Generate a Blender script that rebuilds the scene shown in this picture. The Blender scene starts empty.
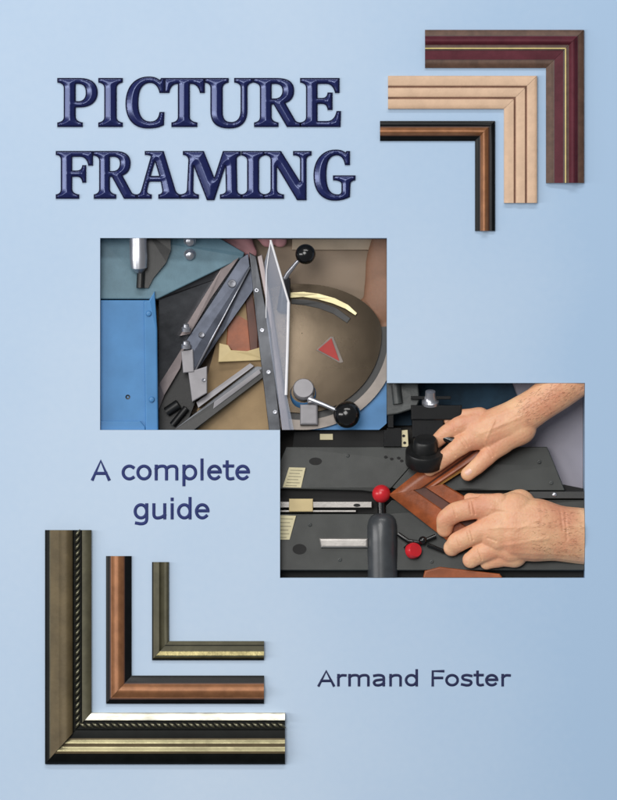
import bpy, bmesh, math, random
from mathutils import Vector, Matrix
from mathutils.geometry import delaunay_2d_cdt, tessellate_polygon
from mathutils.noise import noise as pnoise

random.seed(7)
sc = bpy.context.scene
S = 0.001                                     # one unit of layout = 1 mm
COL = sc.collection

# ------------------------------------------------------------ camera, world, lamps
cd = bpy.data.cameras.new('camera'); cam = bpy.data.objects.new('camera', cd); COL.objects.link(cam)
cam.location = (0, 0, 8.0); cd.sensor_fit = 'VERTICAL'; cd.sensor_height = 24.0; cd.lens = 240.0
cd.clip_start = 0.1; cd.clip_end = 100
sc.camera = cam
w = bpy.data.worlds.new('World'); sc.world = w; w.use_nodes = True
w.node_tree.nodes['Background'].inputs[0].default_value = (0.95, 0.97, 1.0, 1)
w.node_tree.nodes['Background'].inputs[1].default_value = 0.18
def area(name, loc, sx, sy, power, col=(1, 1, 1), aim=(0, 0, 0)):
    l = bpy.data.lights.new(name, 'AREA'); l.shape = 'RECTANGLE'; l.size = sx; l.size_y = sy
    l.energy = power; l.color = col
    o = bpy.data.objects.new(name, l); COL.objects.link(o); o.location = loc
    o.rotation_euler = (Vector(aim) - Vector(loc)).to_track_quat('-Z', 'Y').to_euler()
    return o
area('key_lamp', (-1.1, 1.3, 4.8), 2.4, 2.4, 137, (1.0, 0.985, 0.96))
area('side_lamp', (-3.1, 0.1, 2.15), 0.6, 2.6, 50, (1.0, 0.98, 0.97))
area('top_lamp', (0.1, 2.9, 2.5), 3.0, 0.42, 48, (1.0, 0.98, 0.95))
sc.view_settings.view_transform = 'Standard'; sc.view_settings.look = 'None'
sc.view_settings.exposure = 0.0; sc.view_settings.gamma = 1.0

# ------------------------------------------------------------ helpers
def lin(r, g, b):
    f = lambda c: (c/255/12.92) if c/255 <= 0.04045 else ((c/255+0.055)/1.055)**2.4
    return (f(r), f(g), f(b), 1)
MATS = {}
def mat(name, rgb, rough=0.5, metal=0.0, vary=0.12, scale=60, bump=0.0, bscale=400, stretch=(1, 1, 1),
        coat=0.0, spec=0.5, rgb2=None, sss=0.0, trans=0.0, rvar=0.0, alpha=1.0):
    m = bpy.data.materials.new(name); m.use_nodes = True
    nt = m.node_tree; N = nt.nodes; L = nt.links; p = N['Principled BSDF']
    tc = N.new('ShaderNodeTexCoord'); mp = N.new('ShaderNodeMapping'); mp.inputs['Scale'].default_value = stretch
    L.new(tc.outputs['Object'], mp.inputs['Vector'])
    nz = N.new('ShaderNodeTexNoise'); nz.inputs['Scale'].default_value = scale; nz.inputs['Detail'].default_value = 6
    nz.inputs['Roughness'].default_value = 0.6
    L.new(mp.outputs[0], nz.inputs['Vector'])
    cr = N.new('ShaderNodeValToRGB'); a = lin(*rgb)
    if rgb2: b = lin(*rgb2)
    else: b = tuple(min(1, c*(1+vary)+0.002) for c in a[:3]) + (1,); a = tuple(c*(1-vary) for c in a[:3]) + (1,)
    cr.color_ramp.elements[0].color = a; cr.color_ramp.elements[1].color = b
    cr.color_ramp.elements[0].position = 0.36; cr.color_ramp.elements[1].position = 0.64
    L.new(nz.outputs['Fac'], cr.inputs[0]); L.new(cr.outputs[0], p.inputs['Base Color'])
    p.inputs['Roughness'].default_value = rough; p.inputs['Metallic'].default_value = metal
    p.inputs['Coat Weight'].default_value = coat; p.inputs['Specular IOR Level'].default_value = spec
    p.inputs['Coat Roughness'].default_value = 0.15
    if sss:
        p.inputs['Subsurface Weight'].default_value = sss; p.inputs['Subsurface Radius'].default_value = (0.006, 0.002, 0.001)
        p.inputs['Subsurface Scale'].default_value = 0.6
    if trans: p.inputs['Transmission Weight'].default_value = trans; p.inputs['IOR'].default_value = 1.1
    if alpha < 1: p.inputs['Alpha'].default_value = alpha
    if rvar:
        mr = N.new('ShaderNodeMapRange'); mr.inputs['To Min'].default_value = rough-rvar; mr.inputs['To Max'].default_value = rough+rvar
        n3 = N.new('ShaderNodeTexNoise'); n3.inputs['Scale'].default_value = scale*2.3; n3.inputs['Detail'].default_value = 5
        L.new(mp.outputs[0], n3.inputs['Vector']); L.new(n3.outputs['Fac'], mr.inputs[0]); L.new(mr.outputs[0], p.inputs['Roughness'])
    if bump:
        n2 = N.new('ShaderNodeTexNoise'); n2.inputs['Scale'].default_value = bscale; n2.inputs['Detail'].default_value = 4
        L.new(mp.outputs[0], n2.inputs['Vector'])
        bp = N.new('ShaderNodeBump'); bp.inputs['Strength'].default_value = bump; bp.inputs['Distance'].default_value = 0.002
        L.new(n2.outputs['Fac'], bp.inputs['Height']); L.new(bp.outputs[0], p.inputs['Normal'])
    MATS[name] = m
    return m

def W(x, y, z=0.0):                            # layout (x right, y down, z up) -> metres
    return Vector(((x-308.5)*S, (400-y)*S, z*S))

class MB:
    """collects geometry in layout coordinates"""
    def __init__(self): self.v = []; self.f = []; self.fm = []; self.fs = []
    def add(self, vs, fs, m=0, smooth=False):
        o = len(self.v); self.v += [tuple(v) for v in vs]
        for f in fs: self.f.append([i+o for i in f]); self.fm.append(m); self.fs.append(smooth)
        return self
    def prism(self, pts, z0, z1=None, m=0, bev=0.0, smooth=False):
        """pts: [(x,y) or (x,y,ztop)]; z0 bottom; z1 default top; bev: chamfer of the top edge"""
        n = len(pts); P = [Vector((p[0], p[1])) for p in pts]
        zt = [p[2] if len(p) > 2 else z1 for p in pts]
        ar = sum(P[i].x*P[(i+1) % n].y - P[(i+1) % n].x*P[i].y for i in range(n))
        if ar > 0: P.reverse(); zt.reverse()     # layout y down: make it counter-clockwise seen from above
        rings = [[(p.x, p.y, z0) for p in P]]
        if bev > 0:
            ins = []
            for i in range(n):
                a = (P[i]-P[i-1]).normalized(); b = (P[(i+1) % n]-P[i]).normalized()
                na = Vector((a.y, -a.x)); nb = Vector((b.y, -b.x)); q = (na+nb)
                d = q/max(0.35, q.dot(na)) if q.length > 1e-6 else na
                ins.append(-d)
            # orientation test: inset must shrink the area
            def A(Q): return abs(sum(Q[i].x*Q[(i+1) % n].y-Q[(i+1) % n].x*Q[i].y for i in range(n)))
            t = [P[i]+ins[i]*0.01 for i in range(n)]
            if A(t) > A(P): ins = [-q for q in ins]
            for k in range(4):
                a = k/3*math.pi/2
                rings.append([(P[i].x+ins[i].x*bev*(1-math.cos(a)), P[i].y+ins[i].y*bev*(1-math.cos(a)), zt[i]-bev*(1-math.sin(a))) for i in range(n)])
        else: rings.append([(P[i].x, P[i].y, zt[i]) for i in range(n)])
        vs = [q for r in rings for q in r]; fs = []
        for k in range(len(rings)-1):
            for i in range(n):
                j = (i+1) % n; fs.append([k*n+i, k*n+j, (k+1)*n+j, (k+1)*n+i])
        self.add(vs, fs, m, False)
        top = rings[-1]
        tris = tessellate_polygon([[Vector((q[0], q[1], 0)) for q in top]])
        self.add(top, [list(t) for t in tris], m, smooth); self.add(rings[0], [list(reversed(t)) for t in tris], m)
        return self
    def box(self, x0, y0, x1, y1, z0, z1, m=0, bev=0.0):
        return self.prism([(x0, y0), (x1, y0), (x1, y1), (x0, y1)], z0, z1, m, bev)
    def tube(self, pts, rad, m=0, n=20, caps=True, smooth=True):
        P = [Vector(p) for p in pts]; R = rad if isinstance(rad, (list, tuple)) else [rad]*len(P)
        rings = []; up = None
        for i, p in enumerate(P):
            d = (P[min(i+1, len(P)-1)]-P[max(i-1, 0)])
            d = d.normalized() if d.length > 1e-9 else Vector((0, 0, 1))
            if up is None: up = Vector((0, 0, 1)) if abs(d.z) < 0.9 else Vector((1, 0, 0))
            a = (up - d*up.dot(d)).normalized(); b = d.cross(a); up = a
            rings.append([p+(a*math.cos(2*math.pi*k/n)+b*math.sin(2*math.pi*k/n))*R[i] for k in range(n)])
        vs = [q for r in rings for q in r]; fs = []
        for i in range(len(P)-1):
            for k in range(n):
                j = (k+1) % n; fs.append([i*n+k, i*n+j, (i+1)*n+j, (i+1)*n+k])
        self.add(vs, fs, m, smooth)
        if caps: self.add(rings[0], [list(range(n))[::-1]], m); self.add(rings[-1], [list(range(n))], m)
        return self
    def lathe(self, c, axis, prof, m=0, n=40):
        """prof: [(dist along axis, radius)]; edges repeated in prof stay sharp"""
        a = Vector(axis).normalized(); u = Vector((0, 0, 1)) if abs(a.z) < 0.9 else Vector((1, 0, 0))
        u = (u-a*u.dot(a)).normalized(); v = a.cross(u); c = Vector(c); vs = []; fs = []
        for d, r in prof:
            for k in range(n):
                t = 2*math.pi*k/n; vs.append(c+a*d+(u*math.cos(t)+v*math.sin(t))*max(r, 0.01))
        for i in range(len(prof)-1):
            if abs(prof[i][0]-prof[i+1][0])+abs(prof[i][1]-prof[i+1][1]) < 1e-6: continue
            for k in range(n):
                j = (k+1) % n; fs.append([i*n+k, i*n+j, (i+1)*n+j, (i+1)*n+k])
        self.add(vs, fs, m, True)
        return self
    def ball(self, c, r, m=0, sc3=(1, 1, 1), nu=28, nv=16):
        vs = []; fs = []
        for i in range(nv+1):
            t = math.pi*i/nv
            for k in range(nu):
                a = 2*math.pi*k/nu
                vs.append((c[0]+r*sc3[0]*math.sin(t)*math.cos(a), c[1]+r*sc3[1]*math.sin(t)*math.sin(a), c[2]+r*sc3[2]*math.cos(t)))
        for i in range(nv):
            for k in range(nu):
                j = (k+1) % nu; fs.append([i*nu+k, i*nu+j, (i+1)*nu+j, (i+1)*nu+k])
        return self.add(vs, fs, m, True)

R1 = (100, 238, 387, 430)                       # upper picture opening
R2 = (280, 383, 585, 578)                       # lower picture opening (minus R1)
def cut(bm, co, no):
    g = bmesh.ops.bisect_plane(bm, geom=bm.verts[:]+bm.edges[:]+bm.faces[:], dist=1e-4, plane_co=co, plane_no=no, clear_outer=True)
    es = [e for e in g['geom_cut'] if isinstance(e, bmesh.types.BMEdge) and e.is_valid]
    if es:
        for e in es: e.smooth = False
        try: bmesh.ops.holes_fill(bm, edges=[e for e in es if len(e.link_faces) == 1], sides=0)
        except Exception: pass
def clip_box(bm, x0, y0, x1, y1):
    cut(bm, (x0, 0, 0), (-1, 0, 0)); cut(bm, (x1, 0, 0), (1, 0, 0)); cut(bm, (0, y0, 0), (0, -1, 0)); cut(bm, (0, y1, 0), (0, 1, 0))

def to_obj(name, mb, mats, parent=None, clip=None, sharp=0.75):
    bm = bmesh.new()
    vs = [bm.verts.new(v) for v in mb.v]
    for f, m, s in zip(mb.f, mb.fm, mb.fs):
        try: fc = bm.faces.new([vs[i] for i in f]); fc.material_index = m; fc.smooth = s
        except ValueError: pass
    bmesh.ops.remove_doubles(bm, verts=bm.verts, dist=0.004)
    if isinstance(clip, tuple): clip_box(bm, *clip)
    if clip == 1: clip_box(bm, R1[0]+.3, R1[1]+.3, R1[2]-.15, R1[3]-.15)
    if clip == 2:
        xs = [v.co.x for v in bm.verts]
        if min(xs) >= R1[2]: clip_box(bm, R1[2], R2[1]+.3, R2[2]-.3, R2[3]-.3)
        elif max(xs) <= R1[2] or min(v.co.y for v in bm.verts) >= R1[3]: clip_box(bm, R2[0]+.3, R1[3]+.15, R2[2]-.3, R2[3]-.3)
        else:
            b2 = bm.copy(); clip_box(bm, R1[2]+.15, R2[1]+.3, R2[2]-.3, R2[3]-.3); clip_box(b2, R2[0]+.3, R1[3]+.15, R1[2]+.15, R2[3]-.3)
            t = bpy.data.meshes.new('tmp'); b2.to_mesh(t); b2.free(); bm.from_mesh(t); bpy.data.meshes.remove(t)
    bmesh.ops.recalc_face_normals(bm, faces=bm.faces)
    if not bm.verts: print('EMPTY', name)
    if parent is not None: off = Vector(parent['_w'])
    else:
        c = [v.co for v in bm.verts]
        off = W(sum(q.x for q in c)/len(c), sum(q.y for q in c)/len(c), min(q.z for q in c))
    for v in bm.verts: v.co = W(*v.co) - off
    bmesh.ops.reverse_faces(bm, faces=bm.faces)
    bmesh.ops.recalc_face_normals(bm, faces=bm.faces)
    for e in bm.edges:
        if len(e.link_faces) == 2 and e.calc_face_angle(0) > sharp: e.smooth = False
    me = bpy.data.meshes.new(name); bm.to_mesh(me); bm.free()
    for m in (mats if isinstance(mats, (list, tuple)) else [mats]): me.materials.append(m)
    o = bpy.data.objects.new(name, me); COL.objects.link(o)
    if parent is not None:
        o.parent = parent; o['_w'] = parent['_w']
    else: o.location = off; o['_w'] = tuple(off)
    return o
def thing(name, label, cat, base, group=None):
    o = bpy.data.objects.new(name, None); COL.objects.link(o); o.empty_display_size = 0.02
    l = W(*base); o.location = l; o['_w'] = tuple(l); o['label'] = label; o['category'] = cat
    if group: o['group'] = group
    return o
def tag(o, label, cat, group=None, kind=None):
    o['label'] = label
    if cat: o['category'] = cat
    if group: o['group'] = group
    if kind: o['kind'] = kind
    return o

# ------------------------------------------------------------ materials
def cover_mat():
    m = bpy.data.materials.new('printed_blue_cover'); m.use_nodes = True
    nt = m.node_tree; N = nt.nodes; L = nt.links; p = N['Principled BSDF']
    tc = N.new('ShaderNodeTexCoord'); sep = N.new('ShaderNodeSeparateXYZ'); L.new(tc.outputs['Object'], sep.inputs[0])
    n1 = N.new('ShaderNodeTexNoise'); n1.inputs['Scale'].default_value = 3.2; n1.inputs['Detail'].default_value = 2.5
    L.new(tc.outputs['Object'], n1.inputs['Vector'])
    n2 = N.new('ShaderNodeTexNoise'); n2.inputs['Scale'].default_value = 130; n2.inputs['Detail'].default_value = 3
    L.new(tc.outputs['Object'], n2.inputs['Vector'])
    # printed wash: palest in the left centre, bluer towards the right edge and the far left margin
    def math_(op, a, b):
        n = N.new('ShaderNodeMath'); n.operation = op
        for i, q in enumerate((a, b)):
            if isinstance(q, (int, float)): n.inputs[i].default_value = q
            else: L.new(q, n.inputs[i])
        return n.outputs[0]
    x = math_('ADD', sep.outputs['X'], 0.10)
    x2 = math_('MULTIPLY', x, x)
    d = math_('MULTIPLY', x2, 5.0)
    y = math_('MULTIPLY', sep.outputs['Y'], 0.10)
    d = math_('ADD', d, y)
    nn = math_('MULTIPLY', n1.outputs['Fac'], 1.1); d = math_('ADD', d, nn)
    nf = math_('MULTIPLY', n2.outputs['Fac'], 0.22); d = math_('ADD', d, nf)
    d = math_('SUBTRACT', d, 0.45)
    cr = N.new('ShaderNodeValToRGB'); L.new(d, cr.inputs[0])
    cr.color_ramp.elements[0].color = lin(192, 210, 230); cr.color_ramp.elements[0].position = 0.0
    cr.color_ramp.elements[1].color = lin(166, 193, 222); cr.color_ramp.elements[1].position = 0.95
    L.new(cr.outputs[0], p.inputs['Base Color']); p.inputs['Roughness'].default_value = 0.62; p.inputs['Specular IOR Level'].default_value = 0.2
    bp = N.new('ShaderNodeBump'); bp.inputs['Strength'].default_value = 0.05; bp.inputs['Distance'].default_value = 0.001
    L.new(n2.outputs['Fac'], bp.inputs['Height']); L.new(bp.outputs[0], p.inputs['Normal'])
    return m
M_cover = cover_mat()
M_page = mat('cream_paper', (236, 230, 214), 0.8)
M_back = mat('grey_backing_card', (70, 68, 66), 0.9)
M_rim = mat('navy_black_letter_rim', (8, 14, 50), 0.6, spec=0.1)
M_face = mat('navy_letter_enamel', (11, 19, 78), 0.28, vary=0.12, scale=200, spec=1.0)
M_face.node_tree.nodes['Principled BSDF'].inputs['Specular Tint'].default_value = (0.56, 0.66, 1.0, 1)
M_face.node_tree.nodes['Principled BSDF'].inputs['IOR'].default_value = 1.6
M_ink = mat('navy_ink', (30, 44, 104), 0.55, vary=0.1, spec=0.3)
M_ink2 = mat('dark_navy_ink', (22, 30, 74), 0.55, vary=0.1, spec=0.3)

# ------------------------------------------------------------ the book
book = thing('book', 'pale blue book with raised navy title, picture openings and moulding corners laid on its cover', 'book', (308.5, 400, -92))
hole = [(100, 238), (387, 238), (387, 383), (585, 383), (585, 578), (280, 578), (280, 430), (100, 430)]
outer = [(-8, -8), (625, -8), (625, 808), (-8, 808)]
mb = MB()
tess = tessellate_polygon([[Vector((a, b, 0)) for a, b in outer], [Vector((a, b, 0)) for a, b in hole]])
allp = outer+hole
mb.add([(a, b, 0) for a, b in allp], [list(t) for t in tess]); mb.add([(a, b, -58) for a, b in allp], [list(t)[::-1] for t in tess])
for ring, o0 in ((outer, 0), (hole, 4)):
    n = len(ring)
    for i in range(n):
        a = ring[i]; b = ring[(i+1) % n]; mb.add([(*a, 0), (*b, 0), (*b, -58), (*a, -58)], [[0, 1, 2, 3]])
to_obj('front_cover', mb, M_cover, book)
to_obj('page_block', MB().box(-2, -4, 620, 804, -86, -62.3), M_page, book)
to_obj('backing_card', MB().box(-7, -7, 624, 807, -62.2, -58.2), M_back, book)
to_obj('back_cover', MB().box(-8, -8, 625, 808, -92, -86.3), M_cover, book)
to_obj('spine', MB().box(-14, -8, -8.3, 808, -92, 0), M_cover, book)

# -- title letters: outlines, then a raised surface whose height follows the distance to the outline
GL = {}
GL['I'] = [["M 0 0", "L 24.5 0", "L 24.5 4.5", "Q 18.5 5.5 18.5 10", "L 18.5 39", "Q 18.5 43.5 24.5 44.5", "L 24.5 49", "L 0 49", "L 0 44.5", "Q 6 43.5 6 39", "L 6 10", "Q 6 5.5 0 4.5"]]
GL['P'] = [["M 0 0", "L 22 0", "C 34 0 40.5 5 40.5 14.5", "C 40.5 24 33 29.5 22 29.5", "L 18.5 29.3", "L 18.5 39", "Q 19 43.5 25.5 44.5", "L 25.5 49", "L 0 49", "L 0 44.5", "Q 6.5 43.5 6.5 39", "L 6.5 10", "Q 6.5 5.5 0 4.5"],
           ["M 18.5 6", "L 21 6", "C 26 6 28.5 9 28.5 14.5", "C 28.5 20 26 23 21 23.2", "L 18.5 23"]]
GL['C'] = [["M 39 0", "L 39 15", "L 34 15", "Q 32 5 24.5 5", "C 16 5 13 13 13 25", "C 13 37 17 43.5 25 43.5", "Q 33 43.5 34 34", "L 39 34", "L 38.5 47", "C 33 50 28 50.5 22 50.5", "C 8 50.5 0 41 0 25.5", "C 0 9 9 -1.5 23 -1.5", "C 28 -1.5 31 -0.5 34.5 2", "L 35.5 0"]]
GL['T'] = [["M 0 0", "L 40.5 0", "L 40.5 15", "L 35.5 15", "Q 34 6.5 27 6", "L 25.5 6", "L 25.5 39", "Q 26 43.5 33 44.5", "L 33 49", "L 7 49", "L 7 44.5", "Q 13.5 43.5 13.5 39", "L 13.5 6", "L 12.5 6", "Q 6 6.5 5 15", "L 0 15"]]
GL['U'] = [["M 0 0", "L 24.5 0", "L 24.5 4.5", "Q 18.5 5.5 18.5 10", "L 18.5 33", "C 18.5 41 21 44 27 44", "C 33 44 36.5 40 36.5 32", "L 36.5 10", "Q 36.5 5.5 30 4.5", "L 30 0", "L 49 0", "L 49 4.5", "Q 43.5 5.5 43.5 10", "L 43.5 32", "C 43.5 45 36 50.5 25 50.5", "C 12 50.5 6 45 6 33", "L 6 10", "Q 6 5.5 0 4.5"]]
GL['R'] = [["M 0 0", "L 24 0", "C 36 0 42 4 42 12.5", "C 42 19.5 38 23.5 33 25", "L 43 42", "Q 44.5 44.5 49 44.5", "L 49 49", "L 34.5 49", "L 21 26.5", "L 19 26.5", "L 19 39", "Q 19.5 43.5 26 44.5", "L 26 49", "L 1 49", "L 1 44.5", "Q 7 43.5 7 39", "L 7 10", "Q 7 5.5 0 4.5"],
           ["M 19 6", "L 22 6", "C 27 6 30 8 30 12.5", "C 30 17.5 27 20.5 22 20.5", "L 19 20.5"]]
GL['E'] = [["M 0 0", "L 39.5 0", "L 39.5 15", "L 35 15", "Q 33 6 26 6", "L 17.5 6", "L 17.5 20", "L 22 20", "Q 27 20 27.5 14.5", "L 32.5 14.5", "L 32.5 32", "L 27.5 32", "Q 27 26 22 26", "L 17.5 26", "L 17.5 43", "L 27 43", "Q 34.5 43 36.5 33", "L 41 33", "L 40.5 49", "L 0 49", "L 0 44.5", "Q 6 43.5 6 39", "L 6 10", "Q 6 5.5 0 4.5"]]
GL['A'] = [["M 8 0", "L 27 0", "L 38.5 39", "Q 39.5 43.5 43.5 44.5", "L 43.5 49", "L 21.5 49", "L 21.5 44.5", "Q 26 44 25.5 40", "L 24 31.5", "L 12.5 31.5", "L 10.5 40", "Q 10 44 15 44.5", "L 15 49", "L 0 49", "L 0 44.5", "Q 3.5 44 4.5 40", "L 14 5.5", "Q 12.5 4 8 4"],
           ["M 18.2 11", "L 22.5 25.5", "L 14 25.5"]]
GL['M'] = [["M 3 0", "L 24 0", "L 34.5 27", "L 43 0", "L 61 0", "L 61 4.5", "Q 56.5 5 57 9", "L 57.5 40", "Q 58 44 62 44.5", "L 62 49", "L 40 49", "L 40 44.5", "Q 46 44 46 40", "L 45.5 16", "L 34.5 50.5", "L 27 50.5", "L 14 16", "L 13.5 40", "Q 13.5 44 19 44.5", "L 19 49", "L 0 49", "L 0 44.5", "Q 6.5 44 7 40", "L 8.5 9", "Q 8 4.5 3 4"]]
GL['N'] = [["M 0 0", "L 18 0", "L 37 31", "L 37 9", "Q 37 4.5 30 4.5", "L 30 0", "L 48.5 0", "L 48.5 4.5", "Q 43.5 5 43.5 9", "L 43.5 50.5", "L 34 50.5", "L 14 16.5", "L 14 39", "Q 14 44 21 44.5", "L 21 49", "L 0 49", "L 0 44.5", "Q 7.5 44 7.5 39", "L 7.5 9", "Q 7.5 4.5 0 4"]]
GL['G'] = [["M 36.5 0", "L 36.5 14.5", "L 31.5 14.5", "Q 30 4.5 23 4.5", "C 15 4.5 13 13 13 24.5", "C 13 37 16 44.5 24 44.5", "Q 28 44.5 28 41", "L 28 34", "Q 28 30.5 19.5 30", "L 19.5 25", "L 42 25", "L 42 30", "Q 37 30.5 37 34", "L 36.5 47", "C 31 50 26 51 21.5 51", "C 8 51 0 41 0 25", "C 0 9 9 -1.5 22 -1.5", "C 26.5 -1.5 29.5 -0.5 32 1.5", "L 33 0"]]
GL['F'] = [["M 0 0", "L 37.3 0", "L 37.3 15", "L 32.5 15", "Q 31 6 24 6", "L 16.5 6", "L 16.5 20", "L 21 20", "Q 26 20 26.5 14.5", "L 30.5 14.5", "L 30.5 32.5", "L 26.5 32.5", "Q 26 26.5 21 26.5", "L 16.5 26.5", "L 16.5 39", "Q 17 44 23.5 44.5", "L 23.5 49", "L 0 49", "L 0 44.5", "Q 5 44 5 39", "L 5 9", "Q 5 4.5 0 4"]]
def flat(cmds):
    out = []; cur = None
    for c in cmds:
        t = c.split(); q = [float(a) for a in t[1:]]
        if t[0] in 'ML':
            p = Vector(q)
            if cur is not None:
                k = max(1, int((p-cur).length/2.0))
                out += [cur+(p-cur)*i/k for i in range(1, k)]
            out.append(p)
        elif t[0] == 'Q':
            c1 = Vector(q[:2]); p = Vector(q[2:]); out += [cur*(1-u)**2+c1*2*u*(1-u)+p*u*u for u in [i/6 for i in range(1, 7)]]
        else:
            c1 = Vector(q[:2]); c2 = Vector(q[2:4]); p = Vector(q[4:])
            out += [cur*(1-u)**3+c1*3*u*(1-u)**2+c2*3*u*u*(1-u)+p*u**3 for u in [i/12 for i in range(1, 13)]]
        cur = out[-1]
    return out
def seg_d(p, a, b):
    ab = b-a; t = max(0, min(1, (p-a).dot(ab)/max(ab.length_squared, 1e-9))); return (p-(a+ab*t)).length
def inside(p, loops):
    c = False
    for lp in loops:
        n = len(lp)
        for i in range(n):
            a = lp[i]; b = lp[(i+1) % n]
            if (a.y > p.y) != (b.y > p.y) and p.x < (b.x-a.x)*(p.y-a.y)/(b.y-a.y)+a.x: c = not c
    return c
def letter(ch, x0, y0, sx, sy, parent, label):
    loops = [[Vector((x0+p.x*sx, y0+p.y*sy)) for p in flat(l)] for l in GL[ch]]
    segs = [(l[i], l[(i+1) % len(l)]) for l in loops for i in range(len(l))]
    pts = []; edges = []
    for l in loops:
        o = len(pts); pts += l; edges += [(o+i, o+(i+1) % len(l)) for i in range(len(l))]
    nb = len(pts)
    xs = [p.x for p in pts]; ys = [p.y for p in pts]; st = 0.85
    y = min(ys); row = 0
    while y < max(ys):
        x = min(xs)+(row % 2)*st/2
        while x < max(xs):
            p = Vector((x, y))
            if inside(p, loops) and min(seg_d(p, a, b) for a, b in segs) > 0.45: pts.append(p)
            x += st
        y += st*0.866; row += 1
    V, E_, F, *_ = delaunay_2d_cdt(pts, edges, [], 0, 1e-5)
    mb = MB(); zs = []; ds = []
    for p in V:
        d = min(seg_d(p, a, b) for a, b in segs); ds.append(d)
        e = max(0, min(6.5, d-1.3))
        zs.append(1.6+.74*e-.040*e*e)
    vv = [(V[i].x, V[i].y, zs[i]) for i in range(len(V))]
    for f in F:
        c = (V[f[0]]+V[f[1]]+V[f[2]])/3
        if inside(c, loops):
            dm = sum(ds[i] for i in f)/3
            mb.add([vv[i] for i in f], [[0, 1, 2]], 1 if dm > 1.5 else 0, True)
    for l in loops:
        n = len(l)
        for i in range(n):
            a = l[i]; b = l[(i+1) % n]; mb.add([(a.x, a.y, 0.02), (b.x, b.y, 0.02), (b.x, b.y, 1.6), (a.x, a.y, 1.6)], [[0, 1, 2, 3]], 0)
    o = to_obj('title_letter', mb, [M_rim, M_face], parent); o['label'] = label
    return o
for i, (ch, x, wid) in enumerate([('P', 57.2, 1), ('I', 98.2, 1), ('C', 125.4, 1), ('T', 164.3, 1), ('U', 204.4, .99), ('R', 253, .98), ('E', 300, 1)]):
    letter(ch, x, 78, wid, 1.0, book, 'raised navy capital %s in the upper title word' % ch)
for i, (ch, x, wid) in enumerate([('F', 55.7, 1), ('R', 92.8, .90), ('A', 136.7, 1), ('M', 179.8, 1), ('I', 241.3, .96), ('N', 263, 1), ('G', 313.4, 1)]):
    letter(ch, x, 151, wid, .975, book, 'raised navy capital %s in the lower title word' % ch)

def el(cx, cy, rx, ry, a0=0, a1=360, n=28):
    return [(cx+rx*math.cos(math.radians(a0+(a1-a0)*i/n)), cy+ry*math.sin(math.radians(a0+(a1-a0)*i/n))) for i in range(n+1)]
def sm(*pts):
    """smooth line through the points"""
    P = [Vector(p) for p in pts]; P = [P[0]*2-P[1]]+P+[P[-1]*2-P[-2]]; out = []
    for i in range(1, len(P)-2):
        for k in range(6):
            t = k/6; a, b, c, d = P[i-1:i+3]
            out.append(0.5*((2*b)+(c-a)*t+(2*a-5*b+4*c-d)*t*t+(3*b-a-3*c+d)*t**3))
    return [tuple(p) for p in out]+[tuple(P[-2])]
PL = {  # pen strokes of the plain letters: advance width, strokes
 'A': (684, [[(58, 30), (342, 690), (626, 30)], [(160, 240), (524, 240)]]),
 'c': (521, [el(310, 272, 218, 230, 52, 308)]),
 'o': (607, [el(303, 272, 215, 230)]),
 'm': (973, [[(125, 40), (125, 505)], sm((125, 400), (200, 470), (300, 500), (415, 490), (480, 420), (487, 330), (487, 40)), sm((487, 400), (565, 470), (665, 500), (780, 490), (842, 420), (848, 330), (848, 40))]),
 'p': (623, [[(125, -170), (125, 505)], el(330, 272, 208, 230)]),
 'l': (274, [[(137, 40), (137, 725)]]),
 'e': (596, [[(95, 290), (500, 290)], [(505, 290)]+el(303, 272, 205, 230, 10, 315)]),
 't': (394, [sm((150, 660), (150, 400), (152, 160), (180, 70), (260, 40), (350, 55)), [(45, 505), (345, 505)]]),
 'g': (623, [el(292, 272, 205, 230), sm((495, 505), (495, 200), (492, -20), (440, -125), (300, -165), (130, -140))]),
 'u': (633, [sm((125, 505), (125, 330), (130, 130), (190, 50), (300, 42), (420, 80), (508, 150)), [(508, 505), (508, 40)]]),
 'i': (274, [[(137, 40), (137, 505)], [(137, 680), (137, 705)]]),
 'd': (623, [el(292, 272, 205, 230), [(495, 40), (495, 725)]]),
 'r': (427, [[(125, 40), (125, 505)], sm((125, 390), (190, 455), (270, 495), (395, 490))]),
 'a': (601, [sm((100, 475), (250, 503), (400, 480), (462, 400), (465, 250), (465, 40)), sm((465, 300), (300, 285), (150, 250), (92, 160), (140, 60), (250, 35), (370, 70), (465, 145))]),
 'n': (633, [[(125, 40), (125, 505)], sm((125, 400), (210, 470), (320, 500), (440, 485), (505, 410), (508, 320), (508, 40))]),
 'F': (575, [[(135, 40), (135, 685), (535, 685)], [(135, 375), (490, 375)]]),
 's': (521, [sm((430, 470), (270, 505), (125, 470), (95, 390), (150, 310), (270, 275), (390, 235), (430, 155), (380, 65), (260, 35), (80, 75))]),
 ' ': (352, [])}
def textline(name, body, x0, x1, ybase, capy, m, label, hw):
    adv = 0; st = []
    for ch in body:
        wd, ss = PL[ch]; st += [[(p[0]+adv, p[1]) for p in q] for q in ss]; adv += wd
    xs = [p[0] for q in st for p in q]; a, b = min(xs), max(xs); mb = MB()
    ky = (ybase-capy-2*hw)/(690-30)
    for q in st:
        pts = [(x0+hw+(p[0]-a)/(b-a)*(x1-x0-2*hw), ybase-hw-(p[1]-40)*ky, 0) for p in q]
        if (Vector(pts[0])-Vector(pts[-1])).length > 0.5:
            pts[0] = tuple(Vector(pts[0])+(Vector(pts[0])-Vector(pts[1])).normalized()*hw*.9); pts[-1] = tuple(Vector(pts[-1])+(Vector(pts[-1])-Vector(pts[-2])).normalized()*hw*.9)
        o = len(mb.v); mb.tube(pts, hw, n=12)
        for i in range(o, len(mb.v)): mb.v[i] = (mb.v[i][0], mb.v[i][1], mb.v[i][2]*0.3+0.25)
    o = to_obj(name, mb, m, book); o['label'] = label
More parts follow.
